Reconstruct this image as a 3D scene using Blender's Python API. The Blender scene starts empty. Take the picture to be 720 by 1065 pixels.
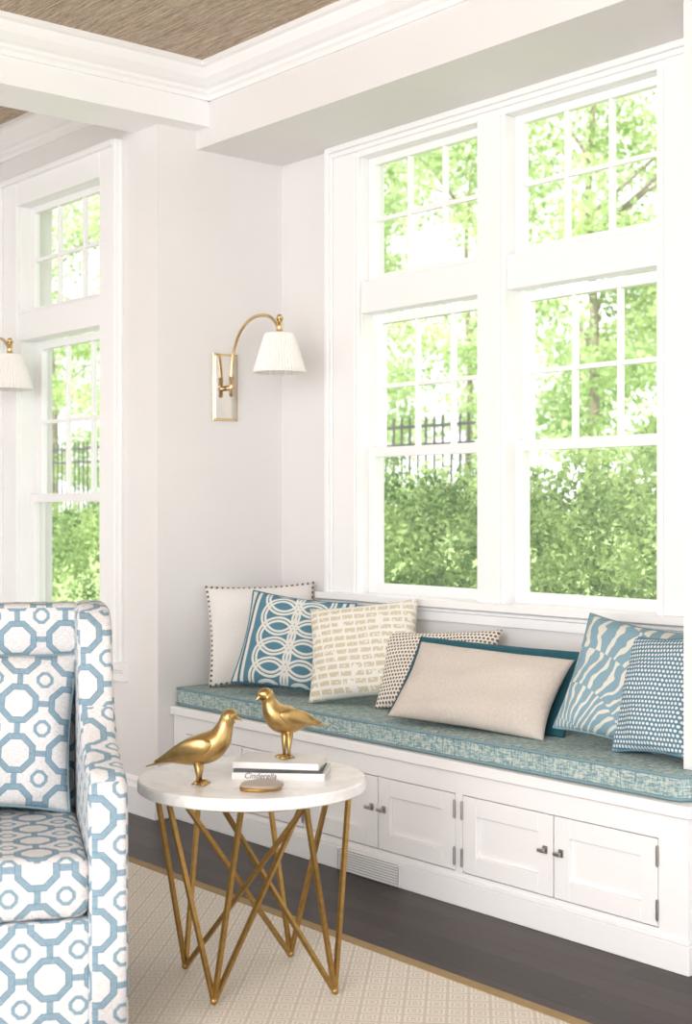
import bpy, bmesh, math, random
import numpy as np
from mathutils import Vector, Matrix, noise
random.seed(7); np.random.seed(7)
sc = bpy.context.scene
COL = sc.collection
sc.view_settings.view_transform = 'Standard'

# ------------------------------------------------------------ camera frame
A = math.radians(50)
F = Vector((-math.sin(A), math.cos(A), 0)); R = Vector((math.cos(A), math.sin(A), 0))
def cw(lat, d, z=0): 
    p = F*d + R*lat
    return Vector((p.x, p.y, z))

# ------------------------------------------------------------ node helpers
class S:
    def __init__(s, nt, sock): s.nt=nt; s.k=sock
    def _m(s, op, b=None, c=None):
        n=s.nt.nodes.new('ShaderNodeMath'); n.operation=op
        for i,x in enumerate((s,b,c)):
            if x is None: continue
            if isinstance(x,S): s.nt.links.new(x.k,n.inputs[i])
            else: n.inputs[i].default_value=x
        return S(s.nt,n.outputs[0])
    def __add__(s,o): return s._m('ADD',o)
    def __sub__(s,o): return s._m('SUBTRACT',o)
    def __mul__(s,o): return s._m('MULTIPLY',o)
    def __truediv__(s,o): return s._m('DIVIDE',o)
    def abs(s): return s._m('ABSOLUTE')
    def fract(s): return s._m('FRACT')
    def floor(s): return s._m('FLOOR')
    def sqrt(s): return s._m('SQRT')
    def mx(s,o): return s._m('MAXIMUM',o)
    def mn(s,o): return s._m('MINIMUM',o)
    def lt(s,o): return s._m('LESS_THAN',o)
    def gt(s,o): return s._m('GREATER_THAN',o)
    def mod(s,o): return s._m('FLOORED_MODULO',o)
    def sin(s): return s._m('SINE')
    def atan2(s,o): return s._m('ARCTAN2',o)
class M:
    def __init__(s, name, rough=.5, metal=0, spec=.5):
        s.m=bpy.data.materials.new(name); s.m.use_nodes=True
        s.nt=s.m.node_tree; s.b=s.nt.nodes['Principled BSDF']
        s.b.inputs['Roughness'].default_value=rough
        s.b.inputs['Metallic'].default_value=metal
        s.b.inputs['Specular IOR Level'].default_value=spec
    def coord(s, kind='Object', scale=(1,1,1), rot=(0,0,0)):
        t=s.nt.nodes.new('ShaderNodeTexCoord'); mp=s.nt.nodes.new('ShaderNodeMapping')
        s.nt.links.new(t.outputs[kind], mp.inputs[0]); mp.inputs['Scale'].default_value=scale; mp.inputs['Rotation'].default_value=rot
        return mp.outputs[0]
    def xyz(s, vec):
        n=s.nt.nodes.new('ShaderNodeSeparateXYZ'); s.nt.links.new(vec,n.inputs[0])
        return [S(s.nt,n.outputs[i]) for i in range(3)]
    def noise(s, vec, scale=5, detail=2, rough=.5, dist=0):
        n=s.nt.nodes.new('ShaderNodeTexNoise'); s.nt.links.new(vec,n.inputs['Vector'])
        n.inputs['Scale'].default_value=scale; n.inputs['Detail'].default_value=detail
        n.inputs['Roughness'].default_value=rough; n.inputs['Distortion'].default_value=dist
        return S(s.nt,n.outputs['Fac'])
    def ramp(s, f, stops):
        n=s.nt.nodes.new('ShaderNodeValToRGB'); s.nt.links.new(f.k,n.inputs[0])
        e=n.color_ramp.elements
        while len(e)<len(stops): e.new(.5)
        for i,(p,c) in enumerate(stops):
            e[i].position=p; e[i].color=(*c,1)
        return n.outputs[0]
    def mix(s, f, a, b, mode='MIX'):
        n=s.nt.nodes.new('ShaderNodeMix'); n.data_type='RGBA'; n.blend_type=mode
        for i,x in ((0,f),(6,a),(7,b)):
            if isinstance(x,S): x=x.k
            if isinstance(x,(tuple,list)): n.inputs[i].default_value=(*x,1)
            elif isinstance(x,(int,float)): n.inputs[i].default_value=x
            else: s.nt.links.new(x,n.inputs[i])
        return n.outputs[2]
    def color(s,c):
        if isinstance(c,tuple): s.b.inputs['Base Color'].default_value=(*c,1)
        else: s.nt.links.new(c,s.b.inputs['Base Color'])
        return s
    def bump(s,f,strength=.3,dist=.002):
        n=s.nt.nodes.new('ShaderNodeBump'); s.nt.links.new(f.k,n.inputs['Height'])
        n.inputs['Strength'].default_value=strength; n.inputs['Distance'].default_value=dist
        s.nt.links.new(n.outputs[0],s.b.inputs['Normal']); return s

def paint(name,c,rough=.5,var=.02):
    m=M(name,rough); n=m.noise(m.coord(),3,2)
    m.color(m.ramp(n,[(.3,tuple(x*(1-var) for x in c)),(.7,c)])); return m.m
WALL=paint('wall_paint',(.815,.80,.795),.6)
TRIM=paint('trim_paint',(.92,.92,.92),.35,.01)
CAB=paint('cabinet_paint',(.91,.91,.915),.35,.01)

def m_floor():
    m=M('dark_wood_floor',.32,spec=.2)
    v=m.coord(); x,y,z=m.xyz(v)
    r=(y/.083); seam=((r.fract()-.5).abs()).gt(.475)
    row=r.floor(); xx=(x+row*.377)/1.1; s2=((xx.fract()-.5).abs()).gt(.498)
    g=m.noise(m.coord(scale=(2,60,2)),4,4)
    tone=((row*12.9898+xx.floor()*4.1).sin()*43758.5).fract()
    c=m.ramp(g*.6+tone*.4,[(.2,(.014,.008,.006)),(.8,(.050,.031,.024))])
    c=m.mix(seam.mx(s2)*.9,c,(.003,.002,.002)); m.color(c); m.bump(g-seam.mx(s2)*2,.25,.001); return m.m
FLOOR=m_floor()
def m_ceil():
    m=M('grasscloth',.8)
    a=m.noise(m.coord(scale=(1.2,50,1)),5,5,.7); b=m.noise(m.coord(scale=(4,110,1)),6,3,.7)
    c=m.ramp(a*.55+b*.45,[(.36,(.11,.075,.05)),(.46,(.38,.285,.20)),(.55,(.64,.52,.40)),(.66,(.88,.79,.66))])
    m.color(c); m.bump(b,.6,.004); return m.m
CEIL=m_ceil()
def m_rug():
    m=M('rug_weave',.95); x,y,z=m.xyz(m.coord(rot=(0,0,math.radians(45))))
    c=.058
    u=((x/c).fract()-.5).abs(); v=((y/c).fract()-.5).abs()
    line=(u.gt(.42)).mx(v.gt(.42)); dot=(u.mx(v)).lt(.12)
    ring=((u.mx(v))-.26).abs().lt(.045)
    n=m.noise(m.coord(),350,2); n2=m.noise(m.coord(),6,2)
    col=m.ramp(n*.7+n2*.3,[(.3,(.72,.665,.58)),(.7,(.86,.81,.74))])
    col=m.mix((line.mx(dot).mx(ring))*.55,col,(.50,.42,.31)); m.color(col); m.bump(n,.8,.004); return m.m
RUG=m_rug()
def m_cloth(name,c,rough=.9,var=.15,scale=500,k='UV'):
    m=M(name,rough,spec=.2); n=m.noise(m.coord(k),scale,2); n2=m.noise(m.coord(k),scale*.15,2)
    m.color(m.ramp(n*.6+n2*.4,[(.3,tuple(x*(1-var) for x in c)),(.7,tuple(min(1,x*(1+var*.3)) for x in c))]))
    m.bump(n,.35,.0015); return m.m
RUGB=m_cloth('rug_binding',(.38,.27,.14),.9,.2,200,'Object')
def m_trellis():
    m=M('trellis_fabric',.9,spec=.2); x,y,z=m.xyz(m.coord('UV'))
    c=.135
    def cell(u,v,c):
        return ((u/c).fract()-.5).abs(),((v/c).fract()-.5).abs()
    u,v=cell(x,y,c)
    oct_=(u.mx(v)).mx((u+v)*.72)
    ring=(oct_-.335).abs().lt(.062)
    u2,v2=cell(x+c/2,y+c/2,c)
    oct2=(u2.mx(v2)).mx((u2+v2)*.74)
    ring2=(oct2-.14).abs().lt(.034)
    link=((u.lt(.06)).mx(v.lt(.06)))*(oct_.gt(.36))
    f=(ring.mx(link)).mx(ring2)
    edge=((oct_-.335).abs()-.056).abs().lt(.009)
    n=m.noise(m.coord('UV'),450,2); n2=m.noise(m.coord('UV',scale=(60,700,1)),1,2); n4=m.noise(m.coord('UV',scale=(700,60,1)),1,2)
    w=n*.3+n2*.4+n4*.3
    cream=m.ramp(w,[(.38,(.48,.475,.49)),(.60,(.78,.77,.76))])
    blue=m.ramp(w,[(.38,(.14,.235,.30)),(.60,(.28,.39,.46))])
    col=m.mix(f,cream,blue)
    col=m.mix(edge*.55,col,(.10,.18,.27))
    m.color(col); m.bump(n,.3,.001); return m.m
TREL=m_trellis()
def m_bench():
    m=M('teal_streak_fabric',.85,spec=.2)
    v=m.coord('UV',scale=(22,120,1),rot=(0,0,math.radians(24)))
    a=m.noise(v,1.6,3,.6,1.0); n=m.noise(m.coord('UV'),500,2)
    v2=m.coord('UV',scale=(120,24,1),rot=(0,0,math.radians(-32)))
    b=m.noise(v2,1.2,2,.6,.8)
    f=(a*.6+b*.4)
    col=m.ramp(f,[(.39,(.12,.23,.26)),(.47,(.22,.34,.37)),(.53,(.46,.54,.50)),(.61,(.62,.65,.57))])
    m.color(m.mix(n*.25,col,(.36,.46,.47))); m.bump(n,.4,.0015); return m.m
BENCHF=m_bench()
TEAL=m_cloth('teal_velvet',(.025,.12,.16),.6,.3,300)
PIPE=m_cloth('teal_piping',(.22,.34,.38),.9,.2,300)
LINEN=m_cloth('linen',(.66,.60,.54),.95,.2,700)
WHITEC=m_cloth('white_cotton',(.82,.80,.78),.95,.08,600)
def m_chain():
    m=M('chain_fabric',.9,spec=.2); x,y,z=m.xyz(m.coord('UV'))
    n=m.noise(m.coord('UV'),500,2)
    f=None
    c=.18
    for xo in (-.068,.068):
      for ph in (0,.5):
        a=x-xo; yy=(((y/c)+ph).fract()-.5)*c
        r=(a*a+yy*yy).sqrt()
        g=((r-.075).abs().lt(.0125)) - ((r-.075).abs().lt(.0025))
        f=g if f is None else f.mx(g)
    blue=m.ramp(n,[(.3,(.06,.17,.25)),(.7,(.14,.29,.37))])
    xa=x.abs(); side=xa.gt(.178)
    l2=((xa-.198).abs().lt(.006))
    col=m.mix(f,blue,(.76,.75,.70)); col=m.mix(side,col,(.74,.72,.67)); col=m.mix(l2,col,(.06,.18,.26))
    m.color(col); m.bump(f+n*.3,.5,.002); return m.m
CHAIN=m_chain()
def m_gold():
    m=M('gold_dash_fabric',.6,spec=.3); x,y,z=m.xyz(m.coord('UV'))
    row=(y/.03).floor()
    u=((x/.05)+row*.12).fract(); v=(y/.03).fract(); n=m.noise(m.coord('UV'),90,3); n5=m.noise(m.coord('UV'),14,1); n3=m.noise(m.coord('UV'),500,1)
    f=(u.lt(.84))*(v.lt(.60))*(n.gt(.40))*(n5.gt(.36))
    col=m.mix(f,m.ramp(n3,[(.3,(.82,.80,.73)),(.7,(.89,.87,.82))]),(.64,.58,.43)); m.color(col); m.bump(n3,.3,.001); return m.m
GOLDF=m_gold()
def m_dots(name,bg,fg,c,rad):
    m=M(name,.9,spec=.2); x,y,z=m.xyz(m.coord('UV'))
    row=(y/c).floor(); u=((x/c)+(row.mod(2))*.5).fract()-.5; v=(y/c).fract()-.5
    r=(u*u+v*v).sqrt(); n=m.noise(m.coord('UV'),500,1)
    m.color(m.mix(r.lt(rad),bg,fg)); m.bump(n,.3,.001); return m.m
DOTB=m_dots('brown_dot_fabric',(.82,.79,.73),(.20,.13,.085),.0150,.34)
DOTW=m_dots('white_dot_fabric',(.12,.22,.29),(.72,.76,.76),.0140,.33)
def m_zebra():
    m=M('zebra_fabric',.9,spec=.2)
    x,y,z=m.xyz(m.coord('UV')); n0=m.noise(m.coord('UV'),9,2); n1=m.noise(m.coord('UV'),26,1)
    n=m.noise(m.coord('UV'),500,1)
    ax=x+.16; ay=y+.30
    th=ay.atan2(ax); r=(ax*ax+ay*ay).sqrt()
    p=th*8.5+(n0-.5)*2.2+((r*8).floor())*.47
    w=((p.fract()-.5).abs())
    f=w.lt(n1*.34+.0)
    blue=m.ramp(n,[(.3,(.18,.30,.37)),(.7,(.27,.41,.48))])
    m.color(m.mix(f,blue,(.66,.65,.58))); m.bump(n,.3,.001); return m.m
ZEB=m_zebra()
def m_brass(name='brass',c=(.83,.60,.26),rough=.3,sc_=30):
    m=M(name,rough,1); n=m.noise(m.coord(),sc_,3)
    m.color(m.ramp(n,[(.3,tuple(x*.78 for x in c)),(.7,c)])); m.bump(n,.15,.001); return m.m
BRASS=m_brass('antique_brass',(.55,.37,.15),.30,40)
BRASSL=m_brass('polished_brass',(.80,.58,.31),.18,8)
MIRR=m_brass('silvered_plate',(.80,.76,.70),.12,8)
GILT=m_brass('gilded_iron',(.48,.30,.10),.42,60)
STEEL=m_brass('pewter',(.46,.45,.43),.35,20)
def m_marble():
    m=M('white_stone',.18); n=m.noise(m.coord(),9,6,.6,1.5)
    m.color(m.ramp(n,[(.42,(.78,.78,.78)),(.5,(.86,.86,.85)),(.7,(.90,.90,.89))])); return m.m
MARB=m_marble()
def m_shade():
    m=M('pleated_linen',.8,spec=.2); n=m.noise(m.coord(),200,1); m.color(m.ramp(n,[(.3,(.90,.87,.83)),(.7,(.95,.93,.91))]))
    return m.m
SHADE=m_shade()
def m_glass():
    m=bpy.data.materials.new('window_glass'); m.use_nodes=True; nt=m.node_tree; nt.nodes.clear()
    o=nt.nodes.new('ShaderNodeOutputMaterial'); t=nt.nodes.new('ShaderNodeBsdfTransparent'); g=nt.nodes.new('ShaderNodeBsdfGlossy')
    g.inputs['Roughness'].default_value=.02
    mx=nt.nodes.new('ShaderNodeMixShader'); mx.inputs[0].default_value=.06
    nt.links.new(t.outputs[0],mx.inputs[1]); nt.links.new(g.outputs[0],mx.inputs[2]); nt.links.new(mx.outputs[0],o.inputs[0]); return m
GLASS=m_glass()
def m_leaf(name,a,b,ns):
    m=bpy.data.materials.new(name); m.use_nodes=True; nt=m.node_tree; nt.nodes.clear()
    o=nt.nodes.new('ShaderNodeOutputMaterial'); d=nt.nodes.new('ShaderNodeBsdfDiffuse'); t=nt.nodes.new('ShaderNodeBsdfTranslucent')
    geo=nt.nodes.new('ShaderNodeNewGeometry'); r=nt.nodes.new('ShaderNodeValToRGB')
    tc_=nt.nodes.new('ShaderNodeTexCoord'); nz=nt.nodes.new('ShaderNodeTexNoise'); nz.inputs['Scale'].default_value=ns; nz.inputs['Detail'].default_value=2
    nt.links.new(tc_.outputs['Object'],nz.inputs['Vector'])
    f=(S(nt,geo.outputs['Random Per Island'])*.5)+((S(nt,nz.outputs['Fac'])-.5)*2.6)+.25
    nt.links.new(f.k,r.inputs[0]); r.color_ramp.elements[0].color=(*a,1); r.color_ramp.elements[1].color=(*b,1)
    nt.links.new(r.outputs[0],d.inputs[0]); nt.links.new(r.outputs[0],t.inputs[0])
    mx=nt.nodes.new('ShaderNodeMixShader'); mx.inputs[0].default_value=.5
    nt.links.new(d.outputs[0],mx.inputs[1]); nt.links.new(t.outputs[0],mx.inputs[2]); nt.links.new(mx.outputs[0],o.inputs[0]); return m
LEAF=m_leaf('tree_leaves',(.26,.42,.14),(.78,.88,.52),.8)
HLEAF=m_leaf('hedge_leaves',(.07,.17,.04),(.56,.70,.32),1.6)
BARK=paint('bark',(.34,.29,.24),.9,.3)
GRASS=paint('grass',(.36,.50,.20),.95,.3)
PAVE=paint('pale_gravel',(.44,.43,.42),.95,.2)
BLACK=paint('black_iron',(.05,.05,.055),.5)

# ------------------------------------------------------------ mesh helpers
def add(name,me,mat=None,parent=None,label=None,cat=None,kind=None,group=None,smooth=False):
    o=bpy.data.objects.new(name,me); COL.objects.link(o)
    if mat and not me.materials: me.materials.append(mat)
    if smooth:
        me.polygons.foreach_set('use_smooth',[True]*len(me.polygons))
    if parent: o.parent=parent
    if label: o['label']=label
    if cat: o['category']=cat
    if kind: o['kind']=kind
    if group: o['group']=group
    return o
def empty(name,loc,rz=0,label=None,cat=None,group=None):
    o=bpy.data.objects.new(name,None); COL.objects.link(o); o.location=loc; o.rotation_euler=(0,0,rz); o.empty_display_size=.1
    if label:o['label']=label
    if cat:o['category']=cat
    if group:o['group']=group
    return o
def bm_box(bm,b,bevel=0,seg=2):
    x0,x1,y0,y1,z0,z1=b
    r=bmesh.ops.create_cube(bm,size=1); vs=r['verts']
    for v in vs: v.co=Vector(((x0+x1)/2+v.co.x*(x1-x0),(y0+y1)/2+v.co.y*(y1-y0),(z0+z1)/2+v.co.z*(z1-z0)))
    if bevel>0:
        es=list({e for v in vs for e in v.link_edges}); bmesh.ops.bevel(bm,geom=es,offset=bevel,segments=seg,profile=.5,affect='EDGES')
def fin(bm,name='m'):
    bmesh.ops.recalc_face_normals(bm,faces=bm.faces); me=bpy.data.meshes.new(name); bm.to_mesh(me); bm.free(); return me
def boxes(name,bl,mat,bevel=0,seg=1,**k):
    bm=bmesh.new()
    for b in bl: bm_box(bm,b,bevel,seg)
    return add(name,fin(bm,name),mat,**k)
def box_uv(me,scale=1,off=(0,0)):
    uv=me.uv_layers.new(name='UV') if not me.uv_layers else me.uv_layers[0]
    for p in me.polygons:
        n=p.normal; a=max(range(3),key=lambda i:abs(n[i]))
        for li in p.loop_indices:
            c=me.vertices[me.loops[li].vertex_index].co
            u=(c.y,c.z) if a==0 else ((c.x,c.z) if a==1 else (c.x,c.y))
            uv.data[li].uv=(u[0]*scale+off[0],u[1]*scale+off[1])
def tube_bm(bm,pts,rad,n=10,closed=False,square=False):
    pts=[Vector(p) for p in pts]; N=len(pts)
    rads=rad if isinstance(rad,(list,tuple)) else [rad]*N
    rings=[]; prev=None
    for i,p in enumerate(pts):
        if closed: t=(pts[(i+1)%N]-pts[i-1]).normalized()
        else: t=(pts[min(i+1,N-1)]-pts[max(i-1,0)]).normalized()
        if prev is None:
            up=Vector((0,0,1)) if abs(t.z)<.9 else Vector((1,0,0)); u=t.cross(up).normalized()
        else: u=(prev-t*prev.dot(t)).normalized()
        prev=u; w=t.cross(u)
        rings.append([bm.verts.new(p+(u*math.cos(2*math.pi*(j+.5)/n)+w*math.sin(2*math.pi*(j+.5)/n))*rads[i]) for j in range(n)])
    for i in range(N if closed else N-1):
        a=rings[i]; b=rings[(i+1)%N]
        for j in range(n): bm.faces.new((a[j],a[(j+1)%n],b[(j+1)%n],b[j]))
    if not closed: bm.faces.new(rings[0][::-1]); bm.faces.new(rings[-1])
def smoothpts(pts,sub=6):
    P=[Vector(p) for p in pts]; out=[]
    for i in range(len(P)-1):
        p0=P[max(i-1,0)];p1=P[i];p2=P[i+1];p3=P[min(i+2,len(P)-1)]
        for s in range(sub):
            t=s/sub; out.append(.5*((2*p1)+(p2-p0)*t+(2*p0-5*p1+4*p2-p3)*t*t+(3*p1-p0-3*p2+p3)*t**3))
    out.append(P[-1]); return out
def lathe(bm,prof,n=40,mod=None):
    rings=[]
    for r,z in prof:
        rings.append([bm.verts.new(((r*(mod(j,n) if mod else 1))*math.cos(2*math.pi*j/n),(r*(mod(j,n) if mod else 1))*math.sin(2*math.pi*j/n),z)) for j in range(n)])
    for a,b in zip(rings,rings[1:]):
        for j in range(n): bm.faces.new((a[j],a[(j+1)%n],b[(j+1)%n],b[j]))
    return rings
def extr_profile(name,prof,p0,p1,outd,mat,**k):
    bm=bmesh.new(); A_=[];B_=[]
    for o,z in prof:
        A_.append(bm.verts.new((p0[0]+outd[0]*o,p0[1]+outd[1]*o,z))); B_.append(bm.verts.new((p1[0]+outd[0]*o,p1[1]+outd[1]*o,z)))
    n=len(prof)
    for i in range(n): bm.faces.new((A_[i],A_[(i+1)%n],B_[(i+1)%n],B_[i]))
    bm.faces.new(A_); bm.faces.new(B_[::-1])
    return add(name,fin(bm,name),mat,**k)

# ------------------------------------------------------------ room
YB=3.966; YF=3.49; YL=3.29; XL=-5.19; XR=-2.58; CH=3.26; SO=2.94
ST=dict(kind='structure')
boxes('floor',[(-6.9,3,-4,4.15,-.12,0)],FLOOR,**ST)
boxes('ceiling',[(-6.9,3,-4,4.15,CH,CH+.12)],CEIL,**ST)
ox0,ox1,oz0,oz1=-4.62,-3.03,.98,2.87
e_=.06
boxes('wall_back',[(-5.38,ox0-e_,YB,4.15,0,CH),(ox1+e_,XR,YB,4.15,0,CH),(ox0-e_,ox1+e_,YB,4.15,0,oz0-.015),(ox0-e_,ox1+e_,YB,4.15,oz1+.03,CH)],WALL,**ST)
lx0,lx1,lz0,lz1=-6.475,-5.655,.66,2.87
boxes('wall_bay',[(-6.9,lx0-e_,YL,3.5,0,CH),(lx1+e_,XL,YL,3.5,0,CH),(lx0-e_,lx1+e_,YL,3.5,0,lz0-.01),(lx0-e_,lx1+e_,YL,3.5,lz1+.03,CH),(-5.38,XL,3.5,YB,0,CH)],WALL,**ST)
boxes('wall_left',[(-6.9,-6.70,-4,YL,0,CH)],WALL,**ST)
boxes('wall_right',[(XR,3,YF,4.15,0,CH)],WALL,**ST)
boxes('wall_header',[(XL,XR,YF,YB,SO,CH)],WALL,**ST)
boxes('trim_1',[(-5.38,-5.09,-4,YF,3.02,CH)],TRIM,label='white boxed ceiling beam',**ST)
crown=[(0,3.13),(.012,3.13),(.012,3.15),(.025,3.158),(.03,3.17),(.05,3.178),(.08,3.20),(.095,3.225),(.10,3.235),(.118,3.24),(.118,3.26),(0,3.26)]
extr_profile('trim_2',crown,(-5.09,YF),(3,YF),(0,-1),TRIM,**ST)
extr_profile('trim_3',crown,(-5.09,-4),(-5.09,YF),(1,0),TRIM,**ST)
extr_profile('trim_4',crown,(-6.70,YL),(-5.38,YL),(0,-1),TRIM,**ST)
extr_profile('trim_5',crown,(-6.70,-4),(-6.70,YL),(1,0),TRIM,**ST)
extr_profile('trim_6',crown,(-5.38,-4),(-5.38,YL),(-1,0),TRIM,**ST)
base=[(0,0),(.018,0),(.018,.12),(.012,.135),(.012,.15),(.004,.165),(0,.165)]
extr_profile('baseboard_bay',base,(-6.70,YL),(XL,YL),(0,-1),TRIM,**ST)
extr_profile('baseboard_left',base,(-6.70,-4),(-6.70,YL),(1,0),TRIM,**ST)
extr_profile('baseboard_right',base,(-2.44,YF),(3,YF),(0,-1),TRIM,**ST)
y=YB
cas=[(-4.825,ox0,y-.022,y,oz0,SO),(-4.825,-4.800,y-.045,y-.022,oz0,SO),(-4.800,-4.785,y-.034,y-.022,oz0,SO),(-4.655,ox0-.012,y-.03,y-.022,oz0,oz1),
     (ox1,-2.83,y-.022,y,oz0,SO),(-2.855,-2.83,y-.045,y-.022,oz0,SO),(-2.87,-2.855,y-.034,y-.022,oz0,SO),(ox1+.01,ox1+.035,y-.03,y-.022,oz0,oz1),
     (ox0,ox1,y-.022,y,oz1,SO),(-4.8,-2.86,y-.05,y-.022,SO-.025,SO),(-4.8,-2.86,y-.036,y-.022,SO-.045,SO-.025),
     (-3.90,-3.75,y-.022,4.04,oz0,oz1),(ox0,-3.90,y-.005,4.04,2.195,2.33),(-3.75,ox1,y-.005,4.04,2.195,2.33),
     (-3.88,-3.77,y-.03,y-.022,oz0,oz1),(ox0-e_,ox0,y-.0,4.035,oz0-.015,oz1+.03),(ox1,ox1+e_,y-.0,4.035,oz0-.015,oz1+.03),(ox0,ox1,y,4.035,oz1,oz1+.03)]
boxes('trim_7',cas,TRIM,.003,label='white moulded window casing',**ST)
sill=[(0,.895),(.02,.895),(.02,.93),(.028,.935),(.028,.945),(.05,.95),(.06,.955),(.06,.982),(.0,.985)]
extr_profile('trim_8',sill,(-4.87,YB),(-2.79,YB),(0,-1),TRIM,label='white window stool and apron',**ST)
y=YL
cas=[(-6.64,lx0,y-.022,y,lz0,3.01),(-6.64,-6.615,y-.045,y-.022,lz0,3.01),(lx1,-5.48,y-.022,y,lz0,3.01),(-5.505,-5.48,y-.045,y-.022,lz0,3.01),(-5.52,-5.505,y-.034,y-.022,lz0,3.01),
     (lx0,lx1,y-.022,y,lz1,3.01),(-6.615,-5.505,y-.05,y-.022,2.985,3.01),(lx0,lx1,y-.005,3.38,2.195,2.33),
     (lx0-e_,lx0,y,3.375,lz0-.01,lz1+.03),(lx1,lx1+e_,y,3.375,lz0-.01,lz1+.03),(lx0,lx1,y,3.375,lz1,lz1+.03)]
boxes('trim_9',cas,TRIM,.003,label='white moulded window casing',**ST)
sl=[(o,z-.985+.665) for o,z in sill]
extr_profile('trim_10',sl,(-6.68,YL),(-5.44,YL),(0,-1),TRIM,label='white window stool and apron',**ST)

def sash(bl,gl,x0,x1,z0,z1,y,stile,cols=1,rows=1,top=None,bot=None,mt=.019):
    top=stile if top is None else top; bot=stile if bot is None else bot
    d=.016
    bl+= [(x0,x0+stile,y-d,y+d,z0,z1),(x1-stile,x1,y-d,y+d,z0,z1),(x0+stile,x1-stile,y-d,y+d,z1-top,z1),(x0+stile,x1-stile,y-d,y+d,z0,z0+bot)]
    gx0,gx1,gz0,gz1=x0+stile,x1-stile,z0+bot,z1-top
    for i in range(1,cols):
        xx=gx0+(gx1-gx0)*i/cols; bl.append((xx-mt/2,xx+mt/2,y-.012,y+.012,gz0,gz1))
    for i in range(1,rows):
        zz=gz0+(gz1-gz0)*i/rows; bl.append((gx0,gx1,y-.010,y+.010,zz-mt/2,zz+mt/2))
    gl.append((gx0-.005,gx1+.005,y-.002,y+.002,gz0-.005,gz1+.005))
def window(name,x0,x1,yin,zmeet,zb,lab):
    bl=[];gl=[]
    sash(bl,gl,x0,x1,2.33,2.87,yin,.042,3,2,.032,.032)
    sash(bl,gl,x0,x1,zb,zmeet+.025,yin,.042,1,1,.042,.048)
    sash(bl,gl,x0-.005,x1+.005,zmeet-.01,2.195,yin+.045,.042,3,2,.04,.03)
    for a,b in ((x0-.03,x0),(x1,x1+.03)): bl.append((a,b,yin+.015,yin+.07,zb,2.195))
    bl.append((x0-.03,x1+.03,yin-.03,yin+.13,zb-.02,zb+.006))
    w=boxes(name,bl,TRIM,.002,label=lab,**ST)
    boxes('pane',gl,GLASS,parent=w)
    return w
window('window_1',-4.62,-3.90,4.02,1.59,.98,'white double-hung window with six-pane transom')
window('window_2',-3.75,-3.03,4.02,1.59,.98,'white double-hung window with six-pane transom')
window('window_3',lx0,lx1,3.36,1.40,.66,'white double-hung window with six-pane transom in bay')

# ------------------------------------------------------------ rug
rg=boxes('area_rug',[(-6.2,1.5,-1.5,2.79,0.001,.012)],RUG,label='cream and tan trellis-weave area rug with tan binding',cat='rug')
boxes('border',[(-6.24,1.54,2.79,2.83,.001,.014),(-6.24,-6.2,-1.5,2.79,.001,.014),(1.5,1.54,-1.5,2.79,.001,.014),(-6.24,1.54,-1.54,-1.5,.001,.014)],RUGB,parent=rg,label='tan binding')

# ------------------------------------------------------------ window seat
YS=3.37; LT=.49; LB=.453
ws=empty('window_seat',(-3.85,YS,0),label='white built-in window seat with shaker cabinet doors',cat='bench')
ws_inv=Vector((-3.85,YS,0))
def wsb(name,bl,mat,bevel=0,parent=ws,origin=ws_inv,seg=1,**k):
    b2=[(a-origin.x,b-origin.x,c-origin.y,d-origin.y,e-origin.z,f-origin.z) for a,b,c,d,e,f in bl]
    return boxes(name,b2,mat,bevel,seg,parent=parent,**k)
x0b,x1b=XL+.002,-2.475
yk=YF-.002
pairs=[(-5.085,-4.27),(-4.235,-3.433),(-3.40,-2.58)]
fr=[(x0b,x1b,YS,YS+.02,.378,LB),(x0b,x1b,YS,YS+.02,.0,.112)]
xs=[x0b]+[v for p in pairs for v in p]+[x1b]
for i in range(0,len(xs),2): fr.append((xs[i],xs[i+1],YS,YS+.02,.112,.378))
fr+= [(x0b,x1b-.03,YS+.021,YS+.03,0.001,LB-.001),(x1b-.02,x1b-.001,YS+.0201,yk,0,LB-.0005),(x0b,XR-.002,YS+.031,YB-.002,.0,.02),(x0b,XR-.002,YS+.031,YB-.002,LB-.02,LB-.001)]
wsb('body',fr,CAB)
wsb('plinth',[(x0b,x1b+.012,YS-.014,YS-.0005,0,.085),(x0b,x1b+.006,YS-.008,YS-.0005,.0855,.098),(x1b+.0005,x1b+.012,YS,yk,0,.085)],CAB,.002)
wsb('bench_top',[(x0b,x1b+.02,YS-.022,yk,LB,LT),(x0b,XR-.002,yk,YB-.002,LB,LT)],CAB,.004)
wsb('grille',[(-4.04,-3.70,YS-.017,YS-.0145,.008,.080)],paint('slot_shade',(.34,.34,.35),.4),label='grey shade backing of the white slotted air grille')  # grey backing sheet stands in for the shade between the slats
wsb('slats',[(-4.04,-3.70,YS-.022,YS-.0172,.006+i*.0095,.0115+i*.0095) for i in range(8)]+[(-4.045,-4.035,YS-.022,YS-.0172,.005,.081),(-3.705,-3.695,YS-.022,YS-.0172,.005,.081)],CAB)
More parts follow.
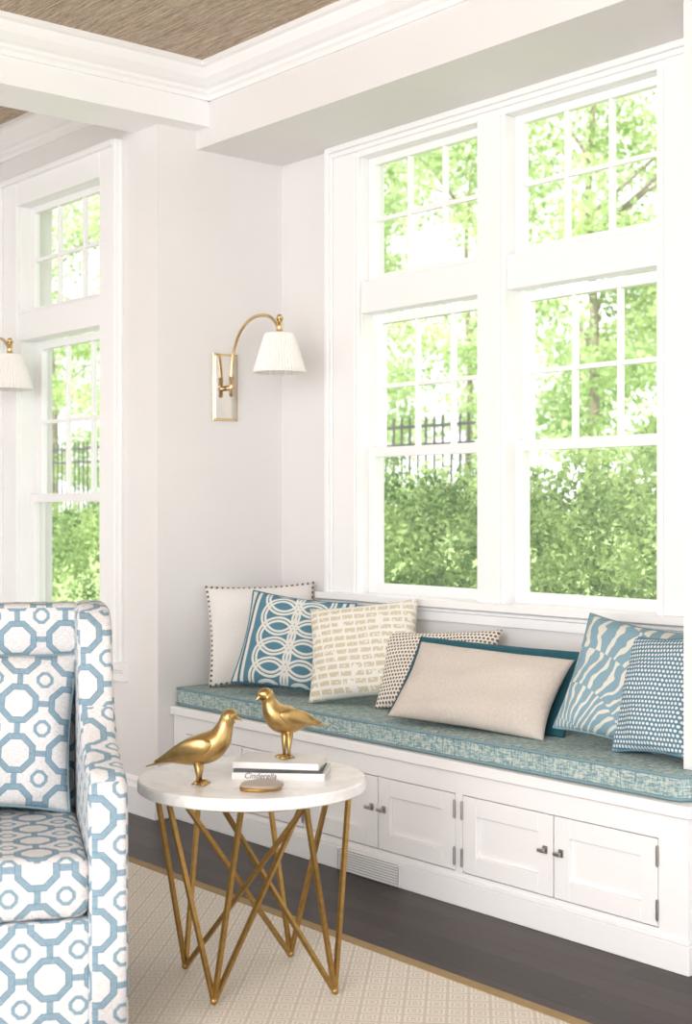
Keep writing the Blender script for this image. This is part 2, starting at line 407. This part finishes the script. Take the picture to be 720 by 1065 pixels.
def door(xa,xb,hs):
    g=.0035; xa+=g; xb-=g; za,zb=.1155,.3745; w=.062
    c=Vector(((xa+xb)/2,YS,(za+zb)/2))
    e=wsb('door',[(xa,xa+w,YS-.002,YS+.018,za,zb),(xb-w,xb,YS-.002,YS+.018,za,zb),(xa+w,xb-w,YS-.002,YS+.018,zb-w,zb),(xa+w,xb-w,YS-.002,YS+.018,za,za+w),(xa+w,xb-w,YS+.011,YS+.014,za+w,zb-w)],CAB,.0015,origin=c,parent=None)
    e.parent=ws; e.location=c-ws_inv
    hx=(xb-.030) if hs>0 else (xa+.030)
    hz=.262
    bm=bmesh.new()
    bm_box(bm,(hx-.010-c.x,hx+.010-c.x,-.006,-.002,hz-.013-c.z,hz+.013-c.z),.002)
    bm_box(bm,(hx-.005-c.x,hx+.005-c.x,-.022,-.006,hz-.005-c.z,hz+.005-c.z),.002)
    bm_box(bm,(hx-.015-c.x,hx+.015-c.x,-.029,-.021,hz-.006-c.z,hz+.006-c.z),.003)
    add('handle',fin(bm),STEEL,parent=e,label='pewter cupboard latch')
    hx=(xa-.002) if hs>0 else (xb+.002)
    for hz in (.165,.325):
        bm=bmesh.new(); tube_bm(bm,[(hx-c.x,-.006,hz-.028-c.z),(hx-c.x,-.006,hz+.028-c.z)],.0048,8)
        tube_bm(bm,[(hx-c.x,-.006,hz-.032-c.z),(hx-c.x,-.006,hz+.032-c.z)],.003,8)
        add('hinge',fin(bm),STEEL,parent=e,label='pewter hinge')
for a,b in pairs:
    m_=(a+b)/2
    door(a,m_,1); door(m_,b,-1)

ctop=.570
def bench_cushion():
    a=XL+.012; out=[(a,YS+.012),(-2.54,YS+.012),(-2.515,YS+.022),(-2.50,YS+.045),(-2.50,YF-.012),(XR-.012,YF-.008),(XR-.012,YB-.012),(a,YB-.012)]
    bm=bmesh.new(); vs=[bm.verts.new((x,y,LT)) for x,y in out]; f=bm.faces.new(vs)
    r=bmesh.ops.extrude_face_region(bm,geom=[f]); 
    for v in r['geom']:
        if isinstance(v,bmesh.types.BMVert): v.co.z=ctop
    bm.normal_update()
    he=[e for e in bm.edges if abs(e.verts[0].co.z-e.verts[1].co.z)<1e-5]
    bmesh.ops.bevel(bm,geom=he,offset=.014,segments=3,profile=.5,affect='EDGES')
    me=fin(bm); box_uv(me)
    o=add('bench_cushion',me,BENCHF,label='long teal and cream streaked bench cushion with piped edges',cat='cushion')
    for zz in (LT+.008,ctop-.006):
        bm=bmesh.new(); pts=[]
        for i in range(len(out)):
            p=Vector((*out[i],zz)); q=Vector((*out[(i+1)%len(out)],zz)); n=max(1,int((q-p).length/.05))
            for s in range(n): pts.append(p.lerp(q,s/n))
        tube_bm(bm,pts,.0055,8,closed=True); add('piping',fin(bm),PIPE,parent=o,smooth=True,label='teal piping')
bench_cushion()

# ------------------------------------------------------------ throw pillows
def pillow_mesh(w,h,t,n=26,pinch=.07,seed=0,wr=.007):
    bm=bmesh.new()
    def co(u,v,s):
        e=((1-u**4)*(1-v**4)); z=t/2*(max(e,0)**.55)*(1-.15*(u*u+v*v)/2)
        x=w/2*u*(1-pinch*(1-v*v)*abs(u)); zz=h/2*v*(1-pinch*(1-u*u)*abs(v))
        nn=noise.noise(Vector((u*1.7+seed*3.1,v*1.7,s*2.0+seed)))*wr*2*min(1,e*2) + noise.noise(Vector((u*4+seed,v*4,s)))*wr*min(1,e*1.5)
        return Vector((x,-s*(z+nn*(z>1e-5)),zz))
    g=[[[None]*(n+1) for _ in range(n+1)] for _ in range(2)]
    for si,s in enumerate((1,-1)):
        for i in range(n+1):
            for j in range(n+1):
                u=math.sin((2*i/n-1)*math.pi/2*.999); v=math.sin((2*j/n-1)*math.pi/2*.999)
                u=(2*i/n-1)*.35+u*.65; v=(2*j/n-1)*.35+v*.65
                if si==1 and (i in(0,n) or j in (0,n)): g[1][i][j]=g[0][i][j]; continue
                g[si][i][j]=bm.verts.new(co(u,v,s))
    for si in (0,1):
        for i in range(n):
            for j in range(n):
                q=(g[si][i][j],g[si][i+1][j],g[si][i+1][j+1],g[si][i][j+1])
                bm.faces.new(q if si==0 else q[::-1])
    me=bpy.data.meshes.new('pillow'); bm.to_mesh(me); bm.free()
    uv=me.uv_layers.new(name='UV')
    for l in me.loops:
        c=me.vertices[l.vertex_index].co; uv.data[l.index].uv=(c.x,c.z)
    return me
def edge_pts(w,h,pinch=.07,n=24):
    pts=[]
    def P(u,v): return Vector((w/2*u*(1-pinch*(1-v*v)*abs(u)),0,h/2*v*(1-pinch*(1-u*u)*abs(v))))
    for i in range(n): pts.append(P(-1+2*i/n,-1))
    for i in range(n): pts.append(P(1,-1+2*i/n))
    for i in range(n): pts.append(P(1-2*i/n,1))
    for i in range(n): pts.append(P(-1,1-2*i/n))
    return pts
def pillow(x,y,z,w,h,t,mat,yaw,lean,roll,label,trim=None,nails=False,seed=0,pinch=.07,name='throw_pillow',group='throw pillows on the window seat'):
    me=pillow_mesh(w,h,t,seed=seed,pinch=pinch)
    o=add(name,me,mat,smooth=True,label=label,cat='pillow',group=group)
    Rm=Matrix.Rotation(math.radians(yaw),4,'Z')@Matrix.Rotation(math.radians(-lean),4,'X')@Matrix.Rotation(math.radians(roll),4,'Y')
    mz=min((Rm@v.co).z for v in me.vertices)
    o.matrix_world=Matrix.Translation((x,y,z-mz))@Rm
    if trim:
        bm=bmesh.new(); tube_bm(bm,edge_pts(w,h,pinch),.0045,6,closed=True); add('piping',fin(bm),trim,parent=o,smooth=True)
    if nails:
        bm=bmesh.new()
        P=edge_pts(w*.97,h*.97,pinch,20)
        for p in P:
            r=bmesh.ops.create_icosphere(bm,subdivisions=1,radius=.0062)
            for v in r['verts']: v.co=v.co+p+Vector((0,-.014,0))
        add('beaded_edge',fin(bm),paint('brown_bead',(.16,.09,.06),.5),parent=o,label='brown beaded edge')
    return o
ZC=ctop
pillow(-4.985,3.70,ZC,.49,.45,.12,WHITEC,57,14,-2,'off-white square pillow edged with brown beads',nails=True,seed=1)
pillow(-4.69,3.65,ZC,.46,.42,.13,CHAIN,40,26,7,'blue square pillow with cream interlinked rings',trim=m_cloth('navy_piping',(.05,.16,.25)),seed=2)
pillow(-4.275,3.68,ZC,.46,.405,.14,GOLDF,33,24,-7,'cream square pillow with rows of metallic gold dashes',seed=3)
pillow(-3.92,3.75,ZC,.50,.32,.12,DOTB,18,26,-4,'cream lumbar pillow with small brown dots',seed=4)
pillow(-3.555,3.655,ZC,.73,.345,.04,TEAL,15,38,2,'teal velvet pillow behind the linen lumbar',seed=5,pinch=.03)
pillow(-3.515,3.565,ZC,.65,.325,.13,LINEN,14,38,3,'beige linen lumbar pillow with teal velvet back',seed=6)
pillow(-2.945,3.66,ZC,.375,.41,.14,ZEB,18,24,9,'blue and cream zebra-striped square pillow',trim=PIPE,seed=7)
pillow(-2.755,3.60,ZC,.315,.385,.10,DOTW,-8,20,-5,'blue square pillow covered in small white dots',trim=m_cloth('blue_piping',(.14,.26,.34)),seed=8)

# ------------------------------------------------------------ sconces
def sconce(loc,label):
    e=empty('wall_sconce',loc,0,label,'wall lamp','swing-arm wall sconces')
    boxes('backplate',[(0.001,.010,-.068,.068,-.15,.15)],BRASSL,.002,parent=e)
    boxes('plate_face',[(.0102,.014,-.058,.058,-.14,.14)],MIRR,.001,parent=e,label='mirrored plate face')
    bm=bmesh.new()
    tube_bm(bm,[(.015,0,-.005),(.06,0,-.005)],.012,16)
    tube_bm(bm,[(.055,0,-.04),(.055,0,.045)],.010,16)
    tube_bm(bm,smoothpts([(.055,0,-.045),(.055,0,.06),(.075,0,.16),(.13,0,.245),(.22,0,.292),(.32,0,.29),(.38,0,.255),(.405,0,.21),(.41,0,.17)]),.0075,10)
    add('arm',fin(bm),BRASSL,parent=e,smooth=True,label='curved brass arm')
    bm=bmesh.new()
    tube_bm(bm,[(.41,0,.195),(.41,0,.27)],[.016,.012],14); tube_bm(bm,[(.41,0,.265),(.41,0,.285)],[.017,.009],14)
    add('socket',fin(bm),BRASSL,parent=e,smooth=True)
    bm=bmesh.new()
    lathe(bm,[(.113,.035),(.0628,.203)],96,lambda j,n:1+.03*(1 if j%2 else -1))
    lathe(bm,[(.1145,.035),(.1165,.039),(.1145,.043)],60); lathe(bm,[(.064,.198),(.066,.201),(.061,.205),(.012,.203)],60)
    for v in bm.verts: v.co.x+=.41
    add('lamp_shade',fin(bm),SHADE,parent=e,label='white pleated shade')
sconce((XL,3.64,1.895),'brass swing-arm wall sconce with white pleated shade')
sconce((-6.70,3.14,1.895),'brass wall sconce with white shade beside the bay window')

# ------------------------------------------------------------ side table
TZ=.014
tc=Vector((-3.22,2.355,0))
tb=empty('side_table',(tc.x,tc.y,TZ),0,'round white stone side table with gilded angular wire base','table')
TR,TH=.323,.578
bm=bmesh.new()
rg_=lathe(bm,[(TR-.006,TH-.034),(TR,TH-.030),(TR,TH-.005),(TR-.005,TH)],96); bm.faces.new(rg_[0][::-1]); bm.faces.new(rg_[-1])
add('table_top',fin(bm),MARB,parent=tb,label='white stone top')
def camv(a,b,z): p=R*a+F*b; return Vector((p.x,p.y,z))
feet=[(-.20,.09),(-.09,-.20),(.235,-.12),(.10,.20)]
for (a,b) in feet:
    th=math.atan2(b,a); f=camv(a,b,0.0)
    bm=bmesh.new()
    for da,rt in ((-28,.275),(22,.275),(180-22,.24)):
        t=th+math.radians(da); top=camv(math.cos(t)*rt,math.sin(t)*rt,TH-.034)
        tube_bm(bm,[f+Vector((0,0,.008)),top],.0085,4)
    r=bmesh.ops.create_uvsphere(bm,u_segments=12,v_segments=8,radius=.011)
    for v in r['verts']: v.co+=f+Vector((0,0,.011))
    add('leg',fin(bm),GILT,parent=tb,label='gilded wire leg')
bm=bmesh.new()
tube_bm(bm,[camv(math.cos(i*math.pi/24)*.27,math.sin(i*math.pi/24)*.27,TH-.040) for i in range(48)],.006,6,closed=True)
add('ring',fin(bm),GILT,parent=tb,label='gilded ring under the top')
ZT=TZ+TH
def wp(lat,d,z): return cw(lat,d,z)
def book(lat,d,z,L,W,T,rot,cov,page,label,title=None,tcol=None):
    e=empty('book',wp(lat,d,z),A+math.radians(rot),label,'book','books on the side table')
    bm=bmesh.new()
    bm_box(bm,(-L/2,L/2,-W/2,W/2,0,.0025)); bm_box(bm,(-L/2,L/2,-W/2,W/2,T-.0025,T)); bm_box(bm,(-L/2,L/2,-W/2-.001,-W/2+.0025,0,T),.0008)
    add('cover',fin(bm),cov,parent=e)
    boxes('page_block',[(-L/2+.004,L/2-.004,-W/2+.0025,W/2-.004,.0025,T-.0025)],page,parent=e)
    if title:
        for tx,sx,sz in title:
            cu=bpy.data.curves.new('t','FONT'); cu.body=tx; cu.size=sz; cu.align_x='CENTER'; cu.align_y='CENTER'; cu.extrude=.0002; cu.shear=.25
            to=bpy.data.objects.new('tmp',cu); COL.objects.link(to); dg=bpy.context.evaluated_depsgraph_get(); dg.update()
            me=bpy.data.meshes.new_from_object(to.evaluated_get(dg)); bpy.data.objects.remove(to)
            o=add('title',me,tcol,parent=e,label='spine lettering'); o.location=(sx,-W/2-.0013,T/2+.001); o.rotation_euler=(math.pi/2,0,0)
    return e
PAGE=paint('paper',(.78,.75,.68),.9); INK=paint('ink',(.03,.03,.03),.7)
WCOV=paint('white_cover',(.74,.73,.71),.4); DCOV=paint('dark_cover',(.04,.04,.045),.4)
bx,bd=-.185,4.00
book(bx+.004,bd,ZT,.262,.17,.020,-6,WCOV,PAGE,'white hardcover book with black spine lettering at the stack base',[('Cinderella',-.05,.022)],INK)
book(bx,bd+.002,ZT+.020,.25,.165,.009,-4,DCOV,PAGE,'thin black-covered book in the middle of the stack')
book(bx+.0,bd+.004,ZT+.029,.245,.16,.018,-9,WCOV,PAGE,'white book on top of the stack under a brass bird')
ZB=ZT+.047
AG=paint('agate',(.42,.33,.25),.3,.4)
for i,(dx,lab) in enumerate(((0,'thin agate slice coaster with gilt rim'),(.006,'agate slice coaster stacked on another'))):
    bm=bmesh.new(); 
    rr=lathe(bm,[(.056,0),(.058,.004),(.056,.008)],40,lambda j,n:1+.06*math.sin(j/n*6.28*3+i)+.03*math.sin(j/n*6.28*7+i*2)); bm.faces.new(rr[0][::-1]); bm.faces.new(rr[-1])
    o=add('coaster',fin(bm),AG if i else GILT,label=lab,cat='coaster',group='coasters on the side table'); o.location=wp(-.232+dx,3.80,ZT+i*.0082)

# ------------------------------------------------------------ birds
def loft(bm,secs,n=24):
    rings=[]; N=len(secs)
    P=[Vector((s[0],0,s[1])) for s in secs]
    for i,s in enumerate(secs):
        t=(P[min(i+1,N-1)]-P[max(i-1,0)]).normalized(); up=Vector((-t.z,0,t.x)); side=Vector((0,1,0))
        rings.append([bm.verts.new(P[i]+side*math.cos(2*math.pi*j/n)*s[2]+up*math.sin(2*math.pi*j/n)*s[3]) for j in range(n)])
    for a,b in zip(rings,rings[1:]):
        for j in range(n): bm.faces.new((a[j],a[(j+1)%n],b[(j+1)%n],b[j]))
    bm.faces.new(rings[0][::-1]); bm.faces.new(rings[-1])
def cr(secs,sub=4):
    V4=[np.array(s,float) for s in secs]; out=[]
    for i in range(len(V4)-1):
        p0=V4[max(i-1,0)];p1=V4[i];p2=V4[i+1];p3=V4[min(i+2,len(V4)-1)]
        for s in range(sub):
            t=s/sub; q=.5*((2*p1)+(p2-p0)*t+(2*p0-5*p1+4*p2-p3)*t*t+(3*p1-p0-3*p2+p3)*t**3); q[2:]=np.maximum(q[2:],.0008); out.append(q)
    out.append(V4[-1]); return out
def bird(loc,rz,label,secs,legx,legz,wing):
    e=empty('bird_figurine',loc,rz,label,'figurine','brass birds on the side table')
    bm=bmesh.new(); loft(bm,cr(secs)); 
    for s in (-1,1):
        tube_bm(bm,[(legx,s*.014,legz),(legx+.002,s*.015,.026),(legx,s*.016,.006)],[.015,.0055,.0045],8)
        for a in (-30,0,30,180):
            L=.028 if a!=180 else .016
            ca,sa=math.cos(math.radians(a)),math.sin(math.radians(a))
            tube_bm(bm,[(legx,s*.016,.006),(legx+ca*L*.6,s*.016+sa*L*.6,.006),(legx+ca*L,s*.016+sa*L,.002)],[.005,.004,.0015],6)
    add('body',fin(bm),BRASS,parent=e,smooth=True)
    for s in (-1,1):
        bm=bmesh.new(); W=cr(wing)
        n=14; rings=[]
        P=[Vector((q[0],0,q[1])) for q in W]
        for i,q in enumerate(W):
            t=(P[min(i+1,len(P)-1)]-P[max(i-1,0)]).normalized(); up=Vector((-t.z,0,t.x))
            rings.append([bm.verts.new(P[i]+Vector((0,s*(q[4]+math.cos(2*math.pi*j/n)*q[2]),0))+up*math.sin(2*math.pi*j/n)*q[3]) for j in range(n)])
        for a,b in zip(rings,rings[1:]):
            for j in range(n): bm.faces.new((a[j],a[(j+1)%n],b[(j+1)%n],b[j]))
        bm.faces.new(rings[0][::-1]); bm.faces.new(rings[-1])
        add('wing',fin(bm),BRASS,parent=e,smooth=True)
    hx,hz=secs[-4][0],secs[-4][1]
    for s in (-1,1):
        bm=bmesh.new()
        r=bmesh.ops.create_uvsphere(bm,u_segments=10,v_segments=8,radius=.0035)
        for v in r['verts']: v.co+=Vector((hx+.004,s*.0185,hz+.004))
        add('eye',fin(bm),GILT,parent=e)
secs1=[(-.148,.046,.008,.002),(-.12,.055,.013,.004),(-.085,.067,.018,.010),(-.05,.080,.032,.028),(-.012,.092,.041,.040),(.028,.104,.042,.043),(.056,.126,.034,.036),(.069,.150,.025,.027),(.077,.171,.0205,.0215),(.086,.187,.0215,.0225),(.100,.190,.015,.016),(.108,.185,.0055,.006),(.121,.178,.0012,.0015)]
wing1=[(-.125,.060,.002,.002,.006),(-.09,.075,.005,.010,.014),(-.05,.092,.008,.021,.028),(-.01,.104,.010,.028,.035),(.025,.113,.008,.022,.038),(.044,.119,.003,.006,.036)]
bird(wp(-.405,3.86,ZT),A+math.radians(-8),'brass bird figurine with lowered tail standing on the table',secs1,.0,.07,wing1)
secs2=[(-.125,.086,.008,.002),(-.10,.089,.013,.004),(-.07,.096,.019,.010),(-.04,.103,.030,.026),(-.008,.108,.039,.039),(.022,.117,.040,.041),(.043,.136,.032,.033),(.053,.155,.023,.025),(.059,.170,.0195,.0205),(.066,.184,.0205,.0215),(.080,.185,.014,.015),(.087,.179,.0055,.006),(.098,.170,.0012,.0015)]
wing2=[(-.108,.094,.002,.002,.006),(-.08,.102,.005,.009,.013),(-.045,.112,.008,.020,.027),(-.008,.119,.010,.026,.033),(.02,.126,.008,.020,.036),(.038,.132,.003,.006,.034)]
bird(wp(-.168,4.00,ZB),A+math.radians(180+28),'brass bird figurine with raised head perched on the books',secs2,.0,.09,wing2)

# ------------------------------------------------------------ armchair
ccen=(-1.005,3.713)
ch=empty('armchair',cw(*ccen,TZ),math.radians(64),'high-backed armchair in blue and white trellis fabric','armchair')
def cbox(name,b,bev,mat=TREL,seg=4,parent=ch,off=(0,0),**k):
    bm=bmesh.new(); bm_box(bm,b,bev,seg); me=fin(bm); box_uv(me,1,off); return add(name,me,mat,parent=parent,smooth=True,**k)
def arm(s):
    prof=[(.42,.03),(.42,1.02),(.40,1.055),(.36,1.065),(.20,1.065),(.13,1.05),(.085,1.0),(.05,.90),(.0,.80),(-.10,.73),(-.24,.70),(-.34,.69),(-.385,.67),(-.405,.62),(-.415,.3),(-.42,.03)]
    bm=bmesh.new(); x0,x1=(.295,.39) if s>0 else (-.39,-.295)
    a=[bm.verts.new((x0,y,z)) for y,z in prof]; b=[bm.verts.new((x1,y,z)) for y,z in prof]; n=len(prof)
    for i in range(n): bm.faces.new((a[i],a[(i+1)%n],b[(i+1)%n],b[i]))
    bm.faces.new(a); bm.faces.new(b[::-1])
    bmesh.ops.recalc_face_normals(bm,faces=bm.faces)
    es=[e for e in bm.edges if any(len(f.verts)>6 for f in e.link_faces)]
    bmesh.ops.bevel(bm,geom=es,offset=.022,segments=4,profile=.5,affect='EDGES')
    me=fin(bm); box_uv(me,1,(.03,.02)); add('arm',me,TREL,parent=ch)
    me.polygons.foreach_set('use_smooth',[True]*len(me.polygons))
arm(1); arm(-1)
cbox('backrest',(-.325,.325,.26,.415,.30,1.062),.035,off=(.0675,.05))
cbox('seat_base',(-.300,.300,-.395,.30,.04,.34),.012)
cbox('seat_cushion',(-.300,.300,-.408,.262,.342,.495),.038,off=(.03,0))
for sx in (-.33,.33):
    for sy in (-.36,.36): boxes('leg',[(sx-.02,sx+.02,sy-.02,sy+.02,0,.05)],BLACK,parent=ch,label='dark wood foot')
cp=cw(*ccen,0)
Rz=Matrix.Rotation(math.radians(64),4,'Z')
loc=cp+Rz@Vector((.065,.165,0))
pillow(loc.x,loc.y,TZ+.497,.45,.44,.13,TREL,64,14,4,'square pillow in the same blue and white trellis fabric',name='throw_pillow',group='pillow on the armchair',trim=PIPE,seed=11)

# ------------------------------------------------------------ exterior
def terrain():
    bm=bmesh.new(); nx,ny=40,30; g=[]
    for i in range(nx+1):
        row=[]
        for j in range(ny+1):
            x=-60+90*i/nx; y=4.3+50*j/ny; t=min(1,max(0,(y-7.9)/4)); z=-.35+1.5*t*t*(3-2*t)+noise.noise(Vector((x*.2,y*.2,0)))*.15*t
            row.append(bm.verts.new((x,y,z)))
        g.append(row)
    for i in range(nx):
        for j in range(ny): bm.faces.new((g[i][j],g[i+1][j],g[i+1][j+1],g[i][j+1]))
    add('lawn',fin(bm),GRASS,smooth=True,label='green lawn rising toward the trees',cat='lawn',kind='stuff')
terrain()
boxes('terrace',[(-40,30,-40,4.3,-.5,-.36)],PAVE,label='pale gravel ground around the house',cat='ground',kind='stuff')
def leafmesh(C,size):
    n=len(C); a=np.random.normal(size=(n,3)); a/=np.linalg.norm(a,axis=1)[:,None]; b=np.random.normal(size=(n,3)); b-=a*(a*b).sum(1)[:,None]; b/=np.linalg.norm(b,axis=1)[:,None]
    s=size*np.random.uniform(.6,1.3,(n,1)); V=np.empty((n,4,3)); V[:,0]=C-a*s; V[:,1]=C+b*s*.5; V[:,2]=C+a*s; V[:,3]=C-b*s*.5
    me=bpy.data.meshes.new('leaves'); me.vertices.add(n*4); me.vertices.foreach_set('co',V.reshape(-1))
    me.loops.add(n*4); me.loops.foreach_set('vertex_index',np.arange(n*4)); me.polygons.add(n); me.polygons.foreach_set('loop_start',np.arange(n)*4); me.update(); me.validate(); return me
def hedge(x0,x1,y0,h,seed,dens=9000,size=.026):
    n=int((x1-x0)*dens); X=np.random.uniform(x0,x1,n); 
    H=np.array([h*(1+.36*noise.noise(Vector((x*.9+seed,seed,0)))+.16*noise.noise(Vector((x*3,seed,0)))) for x in X])
    th=np.random.uniform(0,math.pi,n); rad=1-np.abs(np.random.normal(0,.10,n))
    lump=np.array([1+.26*noise.noise(Vector((x*2.2,t*2.6,seed)))+.10*noise.noise(Vector((x*7,t*8,seed))) for x,t in zip(X,th)])
    Y=y0-np.cos(th)*.75*rad*lump; Z=-.3+(np.sin(th)**.45)*(H+.3)*rad*lump
    return leafmesh(np.stack([X,Y,Z],1),size)
add('hedge',hedge(-9.5,-3.2,6.7,1.60,1,10000),HLEAF,label='leafy green hedge outside the window',cat='hedge',kind='stuff')
add('hedge',hedge(-20,-11.5,7.0,1.35,5,5000,.03),HLEAF,label='low leafy green hedge outside the bay window',cat='hedge',kind='stuff')
def fence():
    bm=bmesh.new(); yb=12.0
    x=-30.0
    while x<-11.9: 
        bm_box(bm,(x-.011,x+.011,yb-.011,yb+.011,1.1,2.5)); x+=.15
    for z in (1.25,2.15,2.38): bm_box(bm,(-30,-11.9,yb-.018,yb+.018,z-.018,z+.018))
    add('fence',fin(bm),BLACK,label='black iron picket fence in front of the trees',cat='fence')
fence()
def tree(x,y,h,r,nl,lean=0,z0=1.1,low=1.2):
    e=empty('tree',(x,y,z0-.2),0,'leafy light-green deciduous tree beyond the fence','tree','trees beyond the fence')
    bm=bmesh.new(); top=(lean,0,h*.8)
    tube_bm(bm,smoothpts([(0,0,0),(lean*.2+.1,0,h*.3),(lean*.6-.1,0,h*.6),top],4),[.10-.006*i for i in range(13)],8)
    for k in range(6):
        a=random.uniform(0,6.28); zz=h*random.uniform(.3,.7); L=r*random.uniform(.6,1)
        tube_bm(bm,[(lean*zz/h,0,zz),(lean*zz/h+math.cos(a)*L*.5,math.sin(a)*L*.5,zz+L*.4),(lean*zz/h+math.cos(a)*L,math.sin(a)*L,zz+L*.6)],[.04,.025,.010],6)
    add('trunk',fin(bm),BARK,parent=e,smooth=True)
    K=46; cc=[]
    for k in range(K):
        a=random.uniform(0,6.28); q=math.sqrt(random.random()); cc.append((lean*.5+math.cos(a)*q*(r-.7),math.sin(a)*q*(r-.7),random.uniform(low,h)))
    cc=np.array(cc); idx=np.random.randint(0,K,nl); d=np.random.normal(size=(nl,3)); d/=np.linalg.norm(d,axis=1)[:,None]
    rr=np.random.uniform(.1,1,(nl,1))**.5; C=cc[idx]+d*rr*np.array([.75,.75,.42])
    add('foliage',leafmesh(C,.065),LEAF,parent=e,kind='stuff')
for (x,y,h,r,n,l) in [(-13.2,15.6,8.5,2.6,15000,.2),(-18.6,15.6,9,2.6,14000,-.3),(-24.2,15.4,8.5,2.6,13000,.3),(-29.8,16,9.5,2.6,12000,-.3),(-16,21.2,10.5,2.7,14000,0),(-21.6,21.5,10,2.7,12000,.2),(-27.4,22,11,2.7,12000,0)]:
    tree(x,y,h,r,n,l)

# ------------------------------------------------------------ lights
w=bpy.data.worlds.new('World'); sc.world=w; w.use_nodes=True
bg=w.node_tree.nodes['Background']; bg.inputs[0].default_value=(.96,.975,1,1); bg.inputs[1].default_value=2.05
sun=bpy.data.lights.new('Sun','SUN'); sun.energy=6.5; sun.angle=.03; sun.color=(1,.96,.88)
so=bpy.data.objects.new('Sun',sun); COL.objects.link(so); so.rotation_euler=(math.radians(38),0,math.radians(15))
def area(name,loc,target,sx,sy,p,c=(1,1,1)):
    l=bpy.data.lights.new(name,'AREA'); l.shape='RECTANGLE'; l.size=sx; l.size_y=sy; l.energy=p; l.color=c
    o=bpy.data.objects.new(name,l); COL.objects.link(o); o.location=loc; o.rotation_euler=(Vector(target)-Vector(loc)).to_track_quat('-Z','Y').to_euler()
area('added_soft_fill',(-.5,-2.0,2.4),(-4.6,3.2,1.5),3.0,1.8,165,(1,.97,.965))  # fill lamp added behind the camera to brighten the room
area('added_bounce_fill',(-1.2,-1.6,.8),(-3.8,2.6,3.0),2.4,1.6,62,(1,.965,.955))  # unseen uplight added to lift the ceiling and soffit

cam=bpy.data.cameras.new('Camera'); co=bpy.data.objects.new('Camera',cam); COL.objects.link(co)
co.location=(0,0,1.35); co.rotation_euler=(math.pi/2,0,A); cam.sensor_fit='HORIZONTAL'; cam.sensor_width=36; cam.lens=73; cam.shift_y=-3.5/720; cam.clip_start=.05; cam.clip_end=300
cam.dof.use_dof=True; cam.dof.focus_distance=4.7; cam.dof.aperture_fstop=6.0
sc.camera=co
